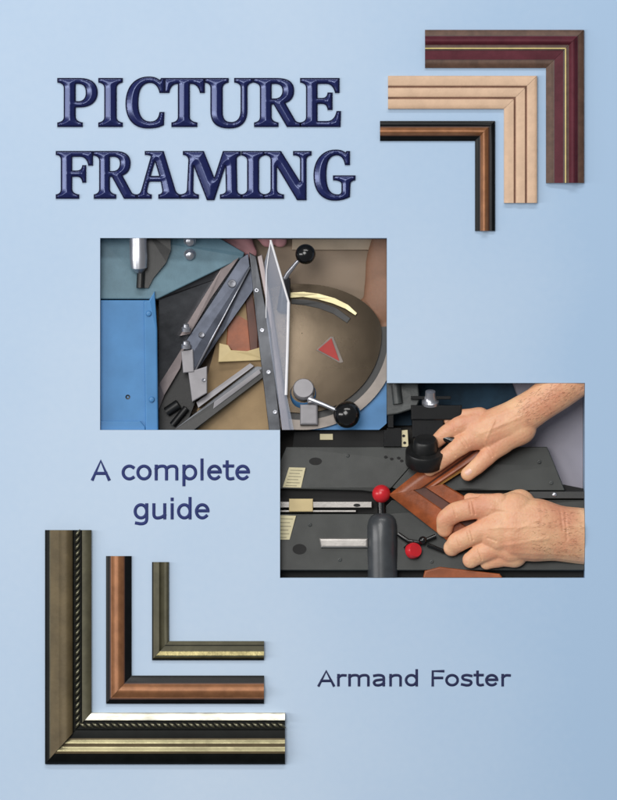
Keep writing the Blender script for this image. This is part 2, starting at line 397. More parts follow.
textline('subtitle', 'A complete', 91, 250, 480.5, 459, M_ink, 'A complete in plain navy letters', 1.58)
textline('subtitle', 'guide', 133.5, 209.5, 519.5, 497.5, M_ink, 'guide in plain navy letters', 1.58)
textline('author_name', 'Armand Foster', 317.5, 511, 686.5, 669.5, M_ink2, 'Armand Foster in dark navy letters', 1.32)

# ------------------------------------------------------------ moulding corners lying on the cover
def corner(t, box, wv, wh, prof, mats, where, rope=None):
    """box: outer rectangle x0,y0,x1,y1; wv/wh widths of the vertical / horizontal leg;
       where: 'tr' corner at the top right, 'bl' at the bottom left. prof: [(t, z, mat of the band that follows)], t from outer to inner edge"""
    x0, y0, x1, y1 = box; legs = []
    def hp(tt, u):           # point on the horizontal leg: u 0 = free end, 1 = mitre
        if where == 'tr': return (x0+(x1-wv*tt-x0)*u, y0+wh*tt)
        return (x1+(x0+wv*tt-x1)*u, y1-wh*tt)
    def vp(tt, u):
        if where == 'tr': return (x1-wv*tt, y1+(y0+wh*tt-y1)*u)
        return (x0+wv*tt, y0+(y1-wh*tt-y0)*u)
    prof_h, prof_v = prof if isinstance(prof, tuple) else (prof, prof)
    rope_h, rope_v = rope if isinstance(rope, list) else (rope, rope)
    for fn, prof, rope in ((hp, prof_h, rope_h), (vp, prof_v, rope_v)):
        mb = MB(); U = [0, .2, .4, .6, .8, 1.0]; n = len(U)
        e = 0.0012
        for i in range(len(prof)-1):
            t0, z0, m0 = prof[i]; t1, z1, _ = prof[i+1]
            for k in range(n-1):
                u1 = U[k+1]-(e if k == n-2 else 0)
                a = fn(t0, U[k]); b = fn(t0, u1); c = fn(t1, u1); d = fn(t1, U[k])
                mb.add([(*a, z0), (*b, z0), (*c, z1), (*d, z1)], [[0, 1, 2, 3]], m0, True)
        # sides, base, ends
        for tt, z, m in ((prof[0][0], prof[0][1], prof[0][2]), (prof[-1][0], prof[-1][1], prof[-2][2])):
            a = fn(tt, 0); b = fn(tt, 1-e); mb.add([(*a, z), (*b, z), (*b, 0.05), (*a, 0.05)], [[0, 1, 2, 3]], m)
        for u in (0, 1-e):
            ring = [(*fn(q[0], u), q[1]) for q in prof]+[(*fn(prof[-1][0], u), 0.05), (*fn(prof[0][0], u), 0.05)]
            mb.add(ring, [list(range(len(ring)))], prof[0][2])
        o = to_obj('moulding_length', mb, mats, t); legs.append(o)
        if rope:
            rt, rz, rr, rm = rope
            mb = MB(); a = Vector(fn(rt, 0)); b = Vector(fn(rt, 1)); L = (b-a).length; d = (b-a).normalized(); nrm = Vector((-d.y, d.x))
            k = int(L/6.4)
            for i in range(k):
                c = a+d*(i+.5)*L/k
                ax = (d*0.84+nrm*0.54).normalized()
                p0 = c-ax*4.6; p1 = c+ax*4.6
                mb.tube([(p0.x, p0.y, rz-.8), ((p0*.7+p1*.3).x, (p0*.7+p1*.3).y, rz+.5), (c.x, c.y, rz+.9), ((p0*.3+p1*.7).x, (p0*.3+p1*.7).y, rz+.5), (p1.x, p1.y, rz-.8)],
                        [rr*.25, rr*.8, rr, rr*.8, rr*.25], n=10)
            to_obj('rope_trim', mb, rm, o)
    return legs
def curve(t0, z0, t1, z1, m, kind, n=6):
    out = []
    for i in range(n):
        u = i/n
        if kind == 'up': z = z0+(z1-z0)*math.sin(u*math.pi/2)
        elif kind == 'down': z = z1+(z0-z1)*math.cos(u*math.pi/2)
        elif kind == 'dome': z = z0+(z1-z0)*u+math.sin(u*math.pi)*4.0
        elif kind == 'scoop': z = z0+(z1-z0)*u-math.sin(u*math.pi)*2.5
        out.append((t0+(t1-t0)*u, z, m))
    return out
G = 'moulding corner samples laid on the blue cover'
# maroon
M_mar = mat('maroon_lacquer', (84, 32, 44), .6, vary=.18, scale=50, bump=.05, bscale=300, spec=.25)
M_olv = mat('brown_gilt_edge', (88, 64, 52), .55, metal=.1, vary=.2, scale=120)
M_dbr = mat('dark_brown_edge', (66, 44, 42), .5, vary=.2, scale=120)
M_crm = mat('cream_inlay_line', (206, 190, 120), .5, vary=.1)
t = thing('frame_corner', 'wide maroon moulding corner with a thin cream inlay line and brown edges', 'frame corner', (565, 49, 0), G)
P = [(0, 3, 1), (.05, 4.5, 1), (.12, 5, 1), (.15, 5.4, 2), (.17, 5.4, 0)]+curve(.18, 5.6, .40, 6.2, 0, 'dome', 8)+[(.40, 6.2, 1), (.42, 6.2, 2)]+[(.44, 6.2, 1), (.475, 6.4, 3), (.505, 6.4, 2), (.55, 5.6, 0)]
P += [(.58, 5.6, 0), (.70, 5.2, 0), (.78, 4.8, 2), (.80, 4.7, 1), (.82, 4.6, 1), (.86, 4.8, 1), (.92, 4.0, 1), (1, 2.6, 1)]
corner(t, (425, 30, 584, 183), 38, 38, P, [M_mar, M_olv, M_dbr, M_crm], 'tr')
# pale wood
M_wd = mat('bare_pale_wood', (210, 178, 150), .6, vary=.07, scale=75, stretch=(1, 1, 1), bump=.12, bscale=500)
M_gr = mat('brown_groove', (140, 106, 88), .7, vary=.15)
t = thing('frame_corner', 'pale bare wood moulding corner with two dark grooves along it', 'frame corner', (520, 92, 0), G)
P = [(0, 4.5, 0), (.03, 5.4, 0), (.1, 5.7, 0), (.26, 5.5, 0), (.30, 5.2, 1), (.335, 3.8, 1), (.37, 5.2, 0), (.5, 5.6, 0), (.61, 5.2, 0), (.64, 4.8, 1), (.675, 3.5, 1), (.71, 4.8, 0), (.85, 5, 0), (.97, 4.6, 0), (1, 3.6, 0)]
corner(t, (388, 76, 537, 203), 33, 33, P, [M_wd, M_gr], 'tr')
# black and copper
M_blk = mat('black_lacquer', (8, 11, 14), .3, vary=.1, spec=.18)
M_cop = mat('copper_gilt', (148, 100, 66), .42, metal=.35, vary=.16, scale=90, stretch=(1, 1, 1))
M_bro = mat('brown_edge_line', (74, 46, 36), .5, vary=.15)  # thin brown bands bordering the copper
t = thing('frame_corner', 'narrow black and copper moulding corner, its corner at the upper right', 'frame corner', (485, 131, 0), G)
P = [(0, 2.5, 0), (.1, 3.4, 0), (.24, 3.4, 0), (.28, 3, 2)]+curve(.34, 3.4, .72, 3.4, 1, 'dome', 8)+[(.72, 3.4, 2), (.76, 3, 0), (.9, 2.6, 0), (1, 2, 0)]
corner(t, (380, 121, 495, 231), 20, 20, P, [M_blk, M_cop, M_bro], 'tr')
# big antique gold with rope
M_ant = mat('antique_bronze_gilt', (140, 134, 104), .36, metal=.8, vary=.22, scale=38, bump=.10, bscale=160, rvar=.06)
M_sil = mat('lit_gilt_lip', (206, 204, 190), .36, metal=.8, vary=.3, scale=90, bump=.10, bscale=200, rvar=.1, stretch=(.4, 1, 1))  # lip of the bottom leg, its lit brightness put into the colour
M_dk = mat('blackened_edge', (9, 12, 10), .45, vary=.2, spec=.15)
M_rope = mat('dark_rope_gilt', (112, 110, 92), .32, metal=.8, vary=.3, scale=300)
t = thing('frame_corner', 'largest antique bronze moulding corner with a dark rope trim and lower rail coloured as brightly lit', 'frame corner', (68, 740, 0), G)
M_shade = mat('shaded_brown_bronze', (92, 79, 53), .55, metal=.25, vary=.18, scale=45, bump=.12, bscale=160)  # same bronze turned from the light, shade put into the colour
M_shade2 = mat('shaded_olive_bronze', (80, 77, 58), .55, metal=.25, vary=.18, scale=60, bump=.12, bscale=160)  # olive version, likewise with the shade in its colour
PH = [(0, 3, 2), (.05, 6, 2), (.2, 8.6, 2), (.21, 8.7, 3), (.25, 9.2, 3), (.255, 9.2, 0), (.28, 8.7, 0), (.32, 7.8, 0), (.34, 7.6, 3), (.345, 7.6, 3), (.40, 8.2, 3), (.405, 8.2, 0), (.43, 7.9, 0), (.47, 7.0, 0), (.475, 6.9, 3), (.505, 6.9, 2), (.56, 6.9, 2), (.66, 6.4, 2), (.68, 5.2, 2), (.83, 5, 2), (.845, 8.2, 1), (.86, 8.8, 1), (.97, 6.6, 1), (1, 5.4, 1)]  # bottom leg: highlight lines painted as bright gilt bands
PV = [(0, 3, 2), (.04, 5, 2), (.10, 6.4, 4)]+curve(.12, 6.6, .28, 9.0, 3, 'up', 5)+curve(.28, 9.0, .60, 10.6, 3, 'dome', 8)+[(.60, 9.6, 2), (.62, 5.4, 2), (.78, 5, 2), (.80, 7.6, 4), (.83, 8.2, 4), (.97, 6.4, 4), (1, 5.0, 4)]  # upright leg: same moulding coloured as shaded
corner(t, (45, 530, 285, 764), 46.5, 51.5, (PH, PV), [M_ant, M_sil, M_dk, M_shade, M_shade2], 'bl', rope=[(.755, 6.2, 1.9, M_rope), (.70, 6.2, 1.8, M_rope)])
# copper, black inner
t = thing('frame_corner', 'copper moulding corner with a black inner edge, nested between two bronze corners', 'frame corner', (118, 690, 0), G)
P = [(0, 2.6, 0), (.08, 3.6, 0), (.15, 4, 2), (.2, 4.2, 1)]+curve(.22, 4.2, .70, 4.6, 1, 'dome', 10)+[(.70, 4.4, 2), (.74, 4, 0), (.9, 3.4, 0), (1, 2.4, 0)]
corner(t, (106, 556, 264, 703.5), 25.5, 28, P, [M_blk, M_cop, M_bro], 'bl')
# small olive bronze
M_smol = mat('olive_bronze_gilt', (120, 112, 78), .30, metal=.85, vary=.22, scale=90, bump=.10, bscale=260)
t = thing('frame_corner', 'smallest moulding corner, plain olive bronze, innermost of the nested three', 'frame corner', (160, 650, 0), G)
P = [(0, 2.4, 1), (.08, 3.2, 0)]+curve(.12, 3.2, .42, 5.4, 0, 'up', 5)+curve(.42, 5.4, .72, 4.0, 0, 'scoop', 5)+[(.72, 4.2, 0), (.80, 5.0, 0), (.9, 4.8, 0), (.97, 3.4, 0), (1, 2.4, 1)]
P.append((1.001, 2.3, 1))
PV = [(q[0], q[1], 2 if q[2] == 0 else 1) for q in P]  # upright leg takes the bronze with shade painted in
corner(t, (152, 562, 264, 660), 17, 19, ([(0, 2.4, 1), (.1, 3.0, 0), (.16, 3.6, 0), (.2, 5.0, 0), (.24, 6.2, 0), (.28, 6.2, 0), (.40, 5.4, 0), (.46, 5.3, 2), (.52, 5.2, 2), (.75, 5.2, 1), (.80, 5.2, 2), (.9, 5.2, 2), (1, 5.0, 2)], PV), [M_smol, M_dk, M_shade2], 'bl')  # bottom leg: one gilt band as painted highlight, shaded bronze inward

# ------------------------------------------------------------ upper picture: mitre guillotine
M_wall = mat('taupe_wall_paint', (158, 140, 122), .9, vary=.05, scale=12)
M_bench = mat('tan_bench_top', (146, 122, 88), .7, vary=.12, scale=30, bump=.05)
M_grey = mat('grey_green_hammered_paint', (92, 122, 136), .5, vary=.10, scale=60, bump=.08, bscale=500, spec=.35)
M_blue = mat('blue_machine_paint', (74, 130, 182), .45, vary=.08, scale=25, spec=.35)
M_dst = mat('dark_worn_steel', (70, 72, 76), .34, metal=.8, vary=.3, scale=26, stretch=(1, 1, 1), bump=.05, bscale=120, rvar=.08)
M_stl = mat('bright_steel', (188, 190, 198), .32, metal=.85, vary=.12, scale=30)
M_bld = mat('ground_blade_steel', (58, 62, 72), .34, metal=.8, vary=.2, scale=60)
M_blkst = mat('satin_steel_block', (150, 148, 152), .5, metal=.35, vary=.1, scale=40)
M_pnk = mat('warm_grey_steel', (132, 122, 122), .4, metal=.5, vary=.1, scale=60)
M_bp = mat('black_plastic', (10, 11, 13), .18, spec=.6, vary=.1)
M_blkm = mat('black_cast_metal', (17, 18, 19), .42, vary=.2, scale=60, bump=.03)
M_disc = mat('bronze_grey_turntable', (84, 74, 62), .27, metal=.95, vary=.16, scale=9, bump=.03, bscale=90, rvar=.05)
M_ring = mat('worn_grey_ring', (126, 118, 112), .4, metal=.4, vary=.15, scale=30)
M_brs = mat('pale_scale_edge', (206, 194, 152), .4, metal=.6, vary=.1)
M_red = mat('red_sign_paint', (170, 44, 38), .5, vary=.08)
M_ivo = mat('ivory_plastic', (206, 186, 138), .5, vary=.06)
M_wood = mat('red_brown_wood', (146, 78, 42), .4, vary=.25, scale=40, bump=.06, bscale=200, spec=.4)
M_woodd = mat('dark_wood_rebate', (84, 44, 30), .5, vary=.2, scale=60)
M_skin = mat('skin', (216, 152, 120), .44, vary=.10, scale=24, bump=.25, bscale=420, sss=.15, rgb2=(234, 188, 148), rvar=.08)
M_skin2 = mat('shaded_room_skin', (134, 98, 76), .6, vary=.10, scale=40, bump=.1, sss=.1)
M_glass = mat('clear_acrylic_sheet', (176, 186, 206), .2, vary=.0, alpha=.24, spec=.3)
M_gedge = mat('frosted_acrylic_edge', (232, 232, 236), .35, vary=.05, spec=.5)

o = to_obj('workshop_wall', MB().prism([(98, 236), (389, 236), (389, 432), (98, 432)], -58.0, -54), M_wall, None, 1)
tag(o, 'taupe workshop wall behind the turntable of the mitre machine', 'wall')
wt = thing('wall_ledge', 'paler ledge strip along the top of the taupe wall in the upper picture', 'ledge', (325, 244, -54))
to_obj('ledge_board', MB().prism([(292, 232), (392, 232), (392, 249), (292, 249)], -53.9, -48, bev=1), mat('pale_taupe_paint', (186, 168, 146), .8, vary=.05), wt, 1)
o = to_obj('workbench', MB().prism([(186, 445, -28), (200, 400, -31), (214, 350, -31), (226, 310, -32), (252, 262, -33), (262, 262, -32), (283, 445, -26)], -53.5, m=0), M_bench, None, 1)
tag(o, 'tan bench top showing below the steel rail in the upper picture', 'workbench')

g = thing('mitre_guillotine', 'blue and grey mitre cutting machine with steel blades, turntable and clear guard', 'machine', (240, 400, -54))
# housing
mb = MB().prism([(92, 230, -22), (206, 230, -30), (244, 252, -26), (243, 257, -24), (157, 299, -12), (92, 299, -12)], -52, bev=1.2)
ho = to_obj('housing', mb, M_grey, g, 1)
mb = MB().prism([(147, 232, -17), (170, 232, -17), (170.5, 250, -16.5), (166, 262, -14.5), (153, 278, -12), (148, 288, -10.4), (137, 287, -10.4), (139, 262, -14)], -30)
to_obj('hinge_recess', mb, M_blkm, ho, 1)
mb = MB().tube([(138, 230, -8), (138.2, 246, -7), (138.6, 258, -6), (138.8, 267, -6.5), (139, 270, -9)], [8.8, 9, 9.2, 8.6, 5], n=28); mb.tube([(141, 266, -11), (140, 288, -9)], 4, m=1)
to_obj('lever', mb, [M_stl, M_blkm], g, 1)
for (x, y, z) in ((189.5, 240, -24), (189.5, 254, -21.5)):
    mb = MB().lathe((x, y, z-3), (0, 0.25, 1), [(0, 6.2), (3, 6.2), (3, 6.2), (3.8, 5.2), (3.8, 5.2), (6.2, 4.8), (7.4, 3.4), (7.7, 0)], n=24)
    to_obj('bolt', mb, M_stl, ho, 1)
# blue front panel with flange
mb = MB().prism([(92, 300, -9), (148, 300, -9), (150, 440, -9), (92, 440, -9)], -52, bev=1.4)
mb.prism([(143.5, 301, -6), (149, 300, -5), (154.5, 291, -6), (157, 330, -6.5), (158, 440, -6.5), (145.5, 440, -6)], -40, bev=1.5)
mb.prism([(92, 421, -6.5), (140, 421, -6.5), (145, 427, -6.5), (145, 440, -6.5), (92, 440, -6.5)], -20, bev=1)
fp = to_obj('front_panel', mb, M_blue, g, 1)
for (x, y) in ((148.5, 313.5), (151.5, 399.5)):
    to_obj('screw', MB().lathe((x, y, -7), (0, 0, 1), [(0, 3), (1.5, 3), (2.6, 2.2), (3, 0)], n=20), M_blue, fp, 1)
to_obj('screw_hole', MB().lathe((127.5, 397, -9.5), (0, 0, 1), [(0, 2.4), (.8, 2.4), (.8, 2.4), (.3, 0)], n=20), M_blkm, fp, 1)
# dark side plate under the housing
mb = MB().prism([(156.5, 298, -22), (243, 256, -32), (236, 272, -32), (195, 335, -30), (172, 372, -30), (158, 392, -30), (158, 300, -24)], -50, bev=.6)
to_obj('side_plate', mb, M_dst, g, 1)
mb = MB().prism([(158, 382, -30), (185, 340, -30), (180, 368, -26), (164, 395, -26), (158, 410, -28)], -50, m=0, bev=.5)
to_obj('deflector_plate', mb, M_pnk, g, 1)
mb = MB().prism([(158, 398, -34), (180, 352, -34), (196, 352, -34), (196, 400, -34), (180, 440, -34), (158, 440, -34)], -50, bev=.5)
mb.tube([(166, 412, -30), (178, 404, -28)], 5); mb.tube([(172, 425, -30), (186, 408, -28)], 3.5)
to_obj('lower_casting', mb, M_blkm, g, 1)
# blade carrier: warm flange, steel bar, blade with bright edge
mb = MB().prism([(222, 266, -24), (239, 257, -22), (211, 298, -18), (190, 334, -14), (179, 336, -16)], -34, m=0, bev=.6)
to_obj('blade_flange', mb, M_pnk, g, 1)
mb = MB().prism([(240, 258, -20), (248, 253, -20), (250, 266, -18), (194, 371, -10), (186, 362, -10), (186, 340, -12)], -30, m=0, bev=.8)
bc = to_obj('blade_carrier', mb, M_bld, g, 1)
mb = MB().tube([(249.8, 267, -17.4), (194.3, 371.5, -9.4)], [.9, 1.1], n=8)
to_obj('cutting_edge', mb, M_stl, bc, 1)
mb = MB().prism([(252, 262, -26), (253, 290, -24), (222, 334, -22), (198, 369, -20), (196, 360, -20)], -32, bev=.4)
to_obj('blade', mb, M_bld, g, 1)
def capscrew(x, y, z, r, par, ax=(0.2, -.1, 1)):
    to_obj('screw', MB().lathe((x, y, z), ax, [(0, r), (2.5, r), (2.5, r), (3.2, r*.85), (3.2, r*.85), (3.1, r*.5), (3.1, r*.5), (2, r*.45), (1.9, 0)], n=20), M_stl, par, 1)
capscrew(231.5, 283.5, -17.5, 4.2, bc); capscrew(201, 335, -12, 3, bc)
# bracket with two studs
mb = MB().prism([(188, 372, -8), (207, 366, -8), (207, 393, -8), (192, 402, -8)], -34, m=0, bev=1)
mb.prism([(181, 351, -7), (193, 349, -7), (194, 372, -7), (183, 373, -7)], -26, m=0, bev=1)
br = to_obj('bracket', mb, M_blkst, g, 1)
for (x, y, r) in ((186, 345, 5), (186, 328, 4.6)):
    mb = MB().lathe((x, y+3, -7), (0, -1, .25), [(0, r), (3.4, r), (3.4, r), (4.2, r*.7), (7, r*.62), (7.8, 0)], n=22); to_obj('stud', mb, M_stl, br, 1)
capscrew(203, 380, -8.5, 1.8, br)
# rail under the blade
mb = MB().prism([(160, 440, -22), (263, 360, -30), (263, 374, -28), (183, 440, -20)], -46, m=0, bev=.6)
mb.prism([(196, 402, -20), (250, 363, -25), (254, 366, -25), (198, 408, -19)], -30, m=1, bev=.4)
mb.prism([(214, 402, -17), (259, 369, -22), (261, 373, -22), (213, 409, -17)], -30, m=1, bev=.4)
mb.prism([(168, 434, -14), (264, 367, -24), (265, 376, -23), (186, 436, -13)], -46, m=2, bev=.4)
to_obj('rail', mb, [M_dst, M_blkst, M_blkm], g, 1)
to_obj('ivory_guide', MB().prism([(219, 343, -22), (228, 345, -22), (231, 350, -22), (247, 351, -22), (264, 346, -24), (266, 360, -24), (218, 362, -22)], -36, bev=.8), M_ivo, g, 1)
# fence fin between blade and guard
mb = MB().prism([(249, 252, -18), (256, 256, -18), (270, 330, -14), (282, 440, -8), (270, 440, -8), (257, 330, -14)], -46, m=0, bev=.8)
mb.prism([(257, 256, -20), (262, 254, -20), (271, 300, -16), (292, 440, -8), (283, 440, -8), (271, 330, -14)], -40, m=1, bev=.8)
to_obj('fence', mb, [M_dst, M_pnk], g, 1)
fe = bpy.data.objects['fence']
for (x, y) in ((256.5, 290), (262, 330), (268.5, 372), (275, 412)):
    to_obj('screw', MB().lathe((x, y, -17.5+(y-290)*.062), (0, 0, 1), [(0, 2.4), (1.6, 2.4), (1.6, 2.4), (2.1, 1.9), (2.1, 1.9), (2.1, 1.0), (2.1, 1.0), (1.2, .9), (1.1, 0)], n=18), M_stl, fe, 1)
# turntable, outer ring and blue base
def ell(cx, cy, rx, ry, a0=0, a1=360, n=72, rot=0):
    out = []
    for i in range(n+(0 if a1-a0 >= 360 else 1)):
        a = math.radians(a0+(a1-a0)*i/n); x = rx*math.cos(a); y = ry*math.sin(a); r = math.radians(rot)
        out.append((cx+x*math.cos(r)-y*math.sin(r), cy+x*math.sin(r)+y*math.cos(r)))
    return out
CT = (268, 238.3, 386.85, 429.85)
zt = lambda x, y: -40+(y-290)*0.14
def tray(r, n=96):      # the turntable seen obliquely: its far half is foreshortened
    return [(302+r*1.0*math.cos(2*math.pi*i/n), 333+(r if math.sin(2*math.pi*i/n) > 0 else r*0.62)*math.sin(2*math.pi*i/n)) for i in range(n)]
tb = to_obj('turntable_base', MB().prism([(x, y, zt(x, y)-3) for x, y in [(302, 320), (392, 350)]+[q for q in tray(124) if q[0] > 292 and q[1] > 352]+[(292, 456)]], -53), M_blue, g, CT)
def annulus(r0, r1, dz, h):
    rg = MB(); oo = tray(r1); ii = tray(r0); n = len(oo)
    return rg.add([(x, y, zt(x, y)+dz) for x, y in oo]+[(x, y, zt(x, y)+dz) for x, y in ii]+[(x, y, zt(x, y)+dz-h) for x, y in oo]+[(x, y, zt(x, y)+dz-h) for x, y in ii],
       [q for i in range(-2, n//2+2) for q in ([i % n, (i+1) % n, n+(i+1) % n, n+i % n], [i % n, (i+1) % n, 2*n+(i+1) % n, 2*n+i % n], [n+i % n, n+(i+1) % n, 3*n+(i+1) % n, 3*n+i % n])])
to_obj('inner_ring', annulus(70, 87.5, -1.2, 8), M_blkm, g, CT)
to_obj('outer_ring', annulus(87, 97, 1.0, 8), M_ring, g, CT)
mb = MB(); nr = 12; nn = 96; vs = []; fs = []
for k in range(nr+1):
    for x, y in tray(max(.5, 80*k/nr)): vs.append((x, y, zt(x, y)+6.5-4.5*(k/nr)**2))
for k in range(nr):
    for i in range(nn):
        j = (i+1) % nn; fs.append([k*nn+i, k*nn+j, (k+1)*nn+j, (k+1)*nn+i])
mb.add(vs, fs, 0, True)
rim = [vs[nr*nn+i] for i in range(nn)]
mb.add(rim+[(x, y, z-9) for x, y, z in rim], [[i, (i+1) % nn, nn+(i+1) % nn, nn+i] for i in range(nn)], 0)
td = to_obj('turntable', mb, M_disc, g, CT)
def arcband(pts, w0, z, m, name, par, h=3):
    mb = MB(); L = []; R = []
    for i, p in enumerate(pts):
        a = Vector(pts[max(0, i-1)]); b = Vector(pts[min(len(pts)-1, i+1)]); d = (b-a).normalized(); nn_ = Vector((-d.y, d.x)); q = Vector(p); ww = w0 if isinstance(w0, (int, float)) else w0[i]
        L.append((*(q+nn_*ww/2), z(q.x, q.y))); R.append((*(q-nn_*ww/2), z(q.x, q.y)))
    mb.prism(L+R[::-1], -50, bev=.4); return to_obj(name, mb, m, par, 1)
zz = lambda x, y: zt(x, y)+6.2
arcband([(291, 301), (305, 302), (320, 305), (335, 310.5), (349, 320.5)], [5, 6, 6.5, 7, 6], lambda x, y: zt(x, y)+5.8, M_blkm, 'slot', td)
arcband([(289, 295), (303, 294), (318, 296), (334, 300.5), (347, 306.5), (356.5, 314)], [5.5, 5.5, 6, 6, 5, 3], lambda x, y: zt(x, y)+7.4, M_brs, 'scale_edge', td)
tr = MB().prism([(316, 350), (330.5, 336.5), (333.5, 336.5), (343.5, 362), (340, 363)], -36, -24.6, m=0, bev=.3); to_obj('warning_triangle_edge', tr, M_ring, td, 1)
tr = MB().prism([(318, 349.5), (331.5, 338), (339.5, 361)], -34, -23.8, m=0, bev=.3); to_obj('warning_triangle', tr, M_red, td, 1)
# clamp handles with black ball knobs
def clamp(hub, rodpts, ball, r, rr):
    h = to_obj('clamp_handle', MB().tube(rodpts, rr, n=14), M_stl, g, 1)
    to_obj('ball_knob', MB().ball(ball, r), M_bp, h, 1)
    return h
h1 = clamp(None, [(284, 281, -26), (288, 273, -20), (296, 263, -15), (303, 256, -12)], (305.5, 254, -10), 10.2, [3.4, 2.6, 2.0, 2.0])
mb = MB().tube([(283, 310, -30), (285, 292, -26), (286, 278, -22)], [6.5, 5.5, 4.5], n=16); to_obj('clamp_post', mb, M_dst, g, 1)
mb = MB().lathe((303, 397, -26), (0.0, -.55, 1), [(0, 13), (8, 13), (8, 13), (10, 12.2)], n=36, m=0)
to_obj('clamp_hub_base', mb, M_blue, g, 1)
mb = MB().lathe((303.5, 391, -17), (0.0, -.35, 1), [(0, 10.5), (8, 10.5), (8, 10.5), (9, 9.6), (9, 9.6), (9.3, 0)], n=36)
mb.tube([(309, 391, -12), (311, 403, -9)], 3.4); mb.box(300, 404, 318, 425, -22, -12, bev=2)
to_obj('clamp_hub', mb, M_blkst, g, 1)
h2 = clamp(None, [(309, 399, -9), (322, 404, -6), (338, 411, -5)], (347, 414.5, -4), 13.6, [3.0, 2.3, 2.0])
# clear guard
mb = MB().prism([(270.5, 241, -2), (288.5, 302, -1), (286.5, 394, 0), (296, 440, 0), (284, 440, 0), (277, 394, -1), (266, 318, -3), (264.5, 262, -3)], -7)
gd = to_obj('guard', mb, M_glass, g, 1)
mb = MB().tube([(270.5, 240, -1.5), (279.5, 271, -1.2), (288.6, 302, -.8)], 1.1, n=8).tube([(288.6, 302, -.8), (287.5, 350, -.4), (286, 395, 0)], 1.5, n=8).tube([(270.5, 240, -1.5), (266.5, 270, -2), (266, 318, -2.4)], .5, n=8)
to_obj('guard_edge', mb, M_gedge, gd, 1)
# moulding being cut
f = thing('frame_moulding', 'upright red brown wooden moulding held behind the blade on the cutting machine', 'moulding', (245, 350, -36))
mb = MB().prism([(226, 345, -29), (229, 300, -33), (250, 268, -36), (254, 268, -36), (262, 320, -31), (262, 352, -28), (233, 352, -28)], -40, bev=1)
mb2 = MB().prism([(245, 300, -30), (252, 290, -31), (258, 330, -27), (258, 351, -25), (250, 351, -25)], -34, bev=1.2)
to_obj('body', mb, M_wood, f, 1); to_obj('raised_bead', mb2, M_woodd, f, 1)

# ------------------------------------------------------------ hands
def flesh(name, chains, m, parent=None, creases=(), clip=None, vox=1.1, zc=-10, zf=.62, smooth=7, rough=0.0, origin=None):
    mb = MB()
    for ch in chains:
        P = [Vector(c[:3]) for c in ch]; R = [c[3] for c in ch]; pp = []; rr = []
        for i in range(len(P)-1):
            for k in range(8):
                u = k/8; pp.append(P[i].lerp(P[i+1], u)); rr.append(R[i]+(R[i+1]-R[i])*(u*u*(3-2*u)))
        pp.append(P[-1]); rr.append(R[-1])
        # Catmull style relaxation of the centre line
        for _ in range(3): pp = [pp[0]]+[(pp[i-1]+pp[i]*2+pp[i+1])/4 for i in range(1, len(pp)-1)]+[pp[-1]]
        mb.tube(pp, rr, n=22, caps=True); mb.ball(pp[0], rr[0]*.995); mb.ball(pp[-1], rr[-1]*.995)
    me = bpy.data.meshes.new('flesh_src'); me.from_pydata([(v[0], -v[1], zc+(v[2]-zc)*zf) for v in mb.v], [], mb.f)
    bm = bmesh.new(); bm.from_mesh(me); bmesh.ops.remove_doubles(bm, verts=bm.verts, dist=.001)
    bmesh.ops.recalc_face_normals(bm, faces=bm.faces); bm.to_mesh(me); bm.free()
    o = bpy.data.objects.new('flesh_src', me); COL.objects.link(o)
    r = o.modifiers.new('r', 'REMESH'); r.mode = 'VOXEL'; r.voxel_size = vox
    s = o.modifiers.new('s', 'SMOOTH'); s.factor = .5; s.iterations = smooth
    bpy.context.view_layer.update()
    ev = bpy.data.meshes.new_from_object(o.evaluated_get(bpy.context.evaluated_depsgraph_get()))
    vs = []
    for v in ev.vertices:
        x, y, z = v.co.x, -v.co.y, v.co.z
        if v.normal.z > 0.1:
            p = Vector((x, y))
            for (x0, y0, x1, y1, wd, dp) in creases:
                d = seg_d(p, Vector((x0, y0)), Vector((x1, y1)))
                if d < wd*3: z -= dp*math.exp(-(d/wd)**2)*v.normal.z
        vs.append((x, y, z))
    out = MB(); out.add(vs, [list(p.vertices) for p in ev.polygons], 0, True)
    bpy.data.objects.remove(o); bpy.data.meshes.remove(me)
    return to_obj(name, out, m, parent, clip)
h = flesh('hand', [[(410, 292, -44, 32), (385, 305, -44, 24), (362, 310, -46, 12), (352, 306, -47, 7)], [(395, 225, -46, 18), (383, 262, -46, 18), (388, 300, -44, 24)],
                   [(395, 330, -44, 20), (376, 322, -45, 12), (362, 318, -46, 8)]], M_skin2, None, (), 1, vox=1.6, zc=-46, zf=.5)
tag(h, 'blurred tan hand and forearm at the right side of the upper picture', 'hand')
h = flesh('hand', [[(200, 230, -44, 11), (222, 236, -43, 10), (236, 247, -42, 8)], [(232, 228, -42, 12), (243, 240, -42, 9), (250, 252, -41, 7)], [(262, 226, -44, 14), (268, 238, -42, 9)], [(276, 228, -44, 12), (280, 240, -44, 7)]],
          mat('pink_skin', (196, 142, 146), .6, vary=.1, scale=40), None, (), 1, vox=1.3, zc=-46, zf=.5)
tag(h, 'pink fingertips reaching in from the top edge above the blades', 'hand')

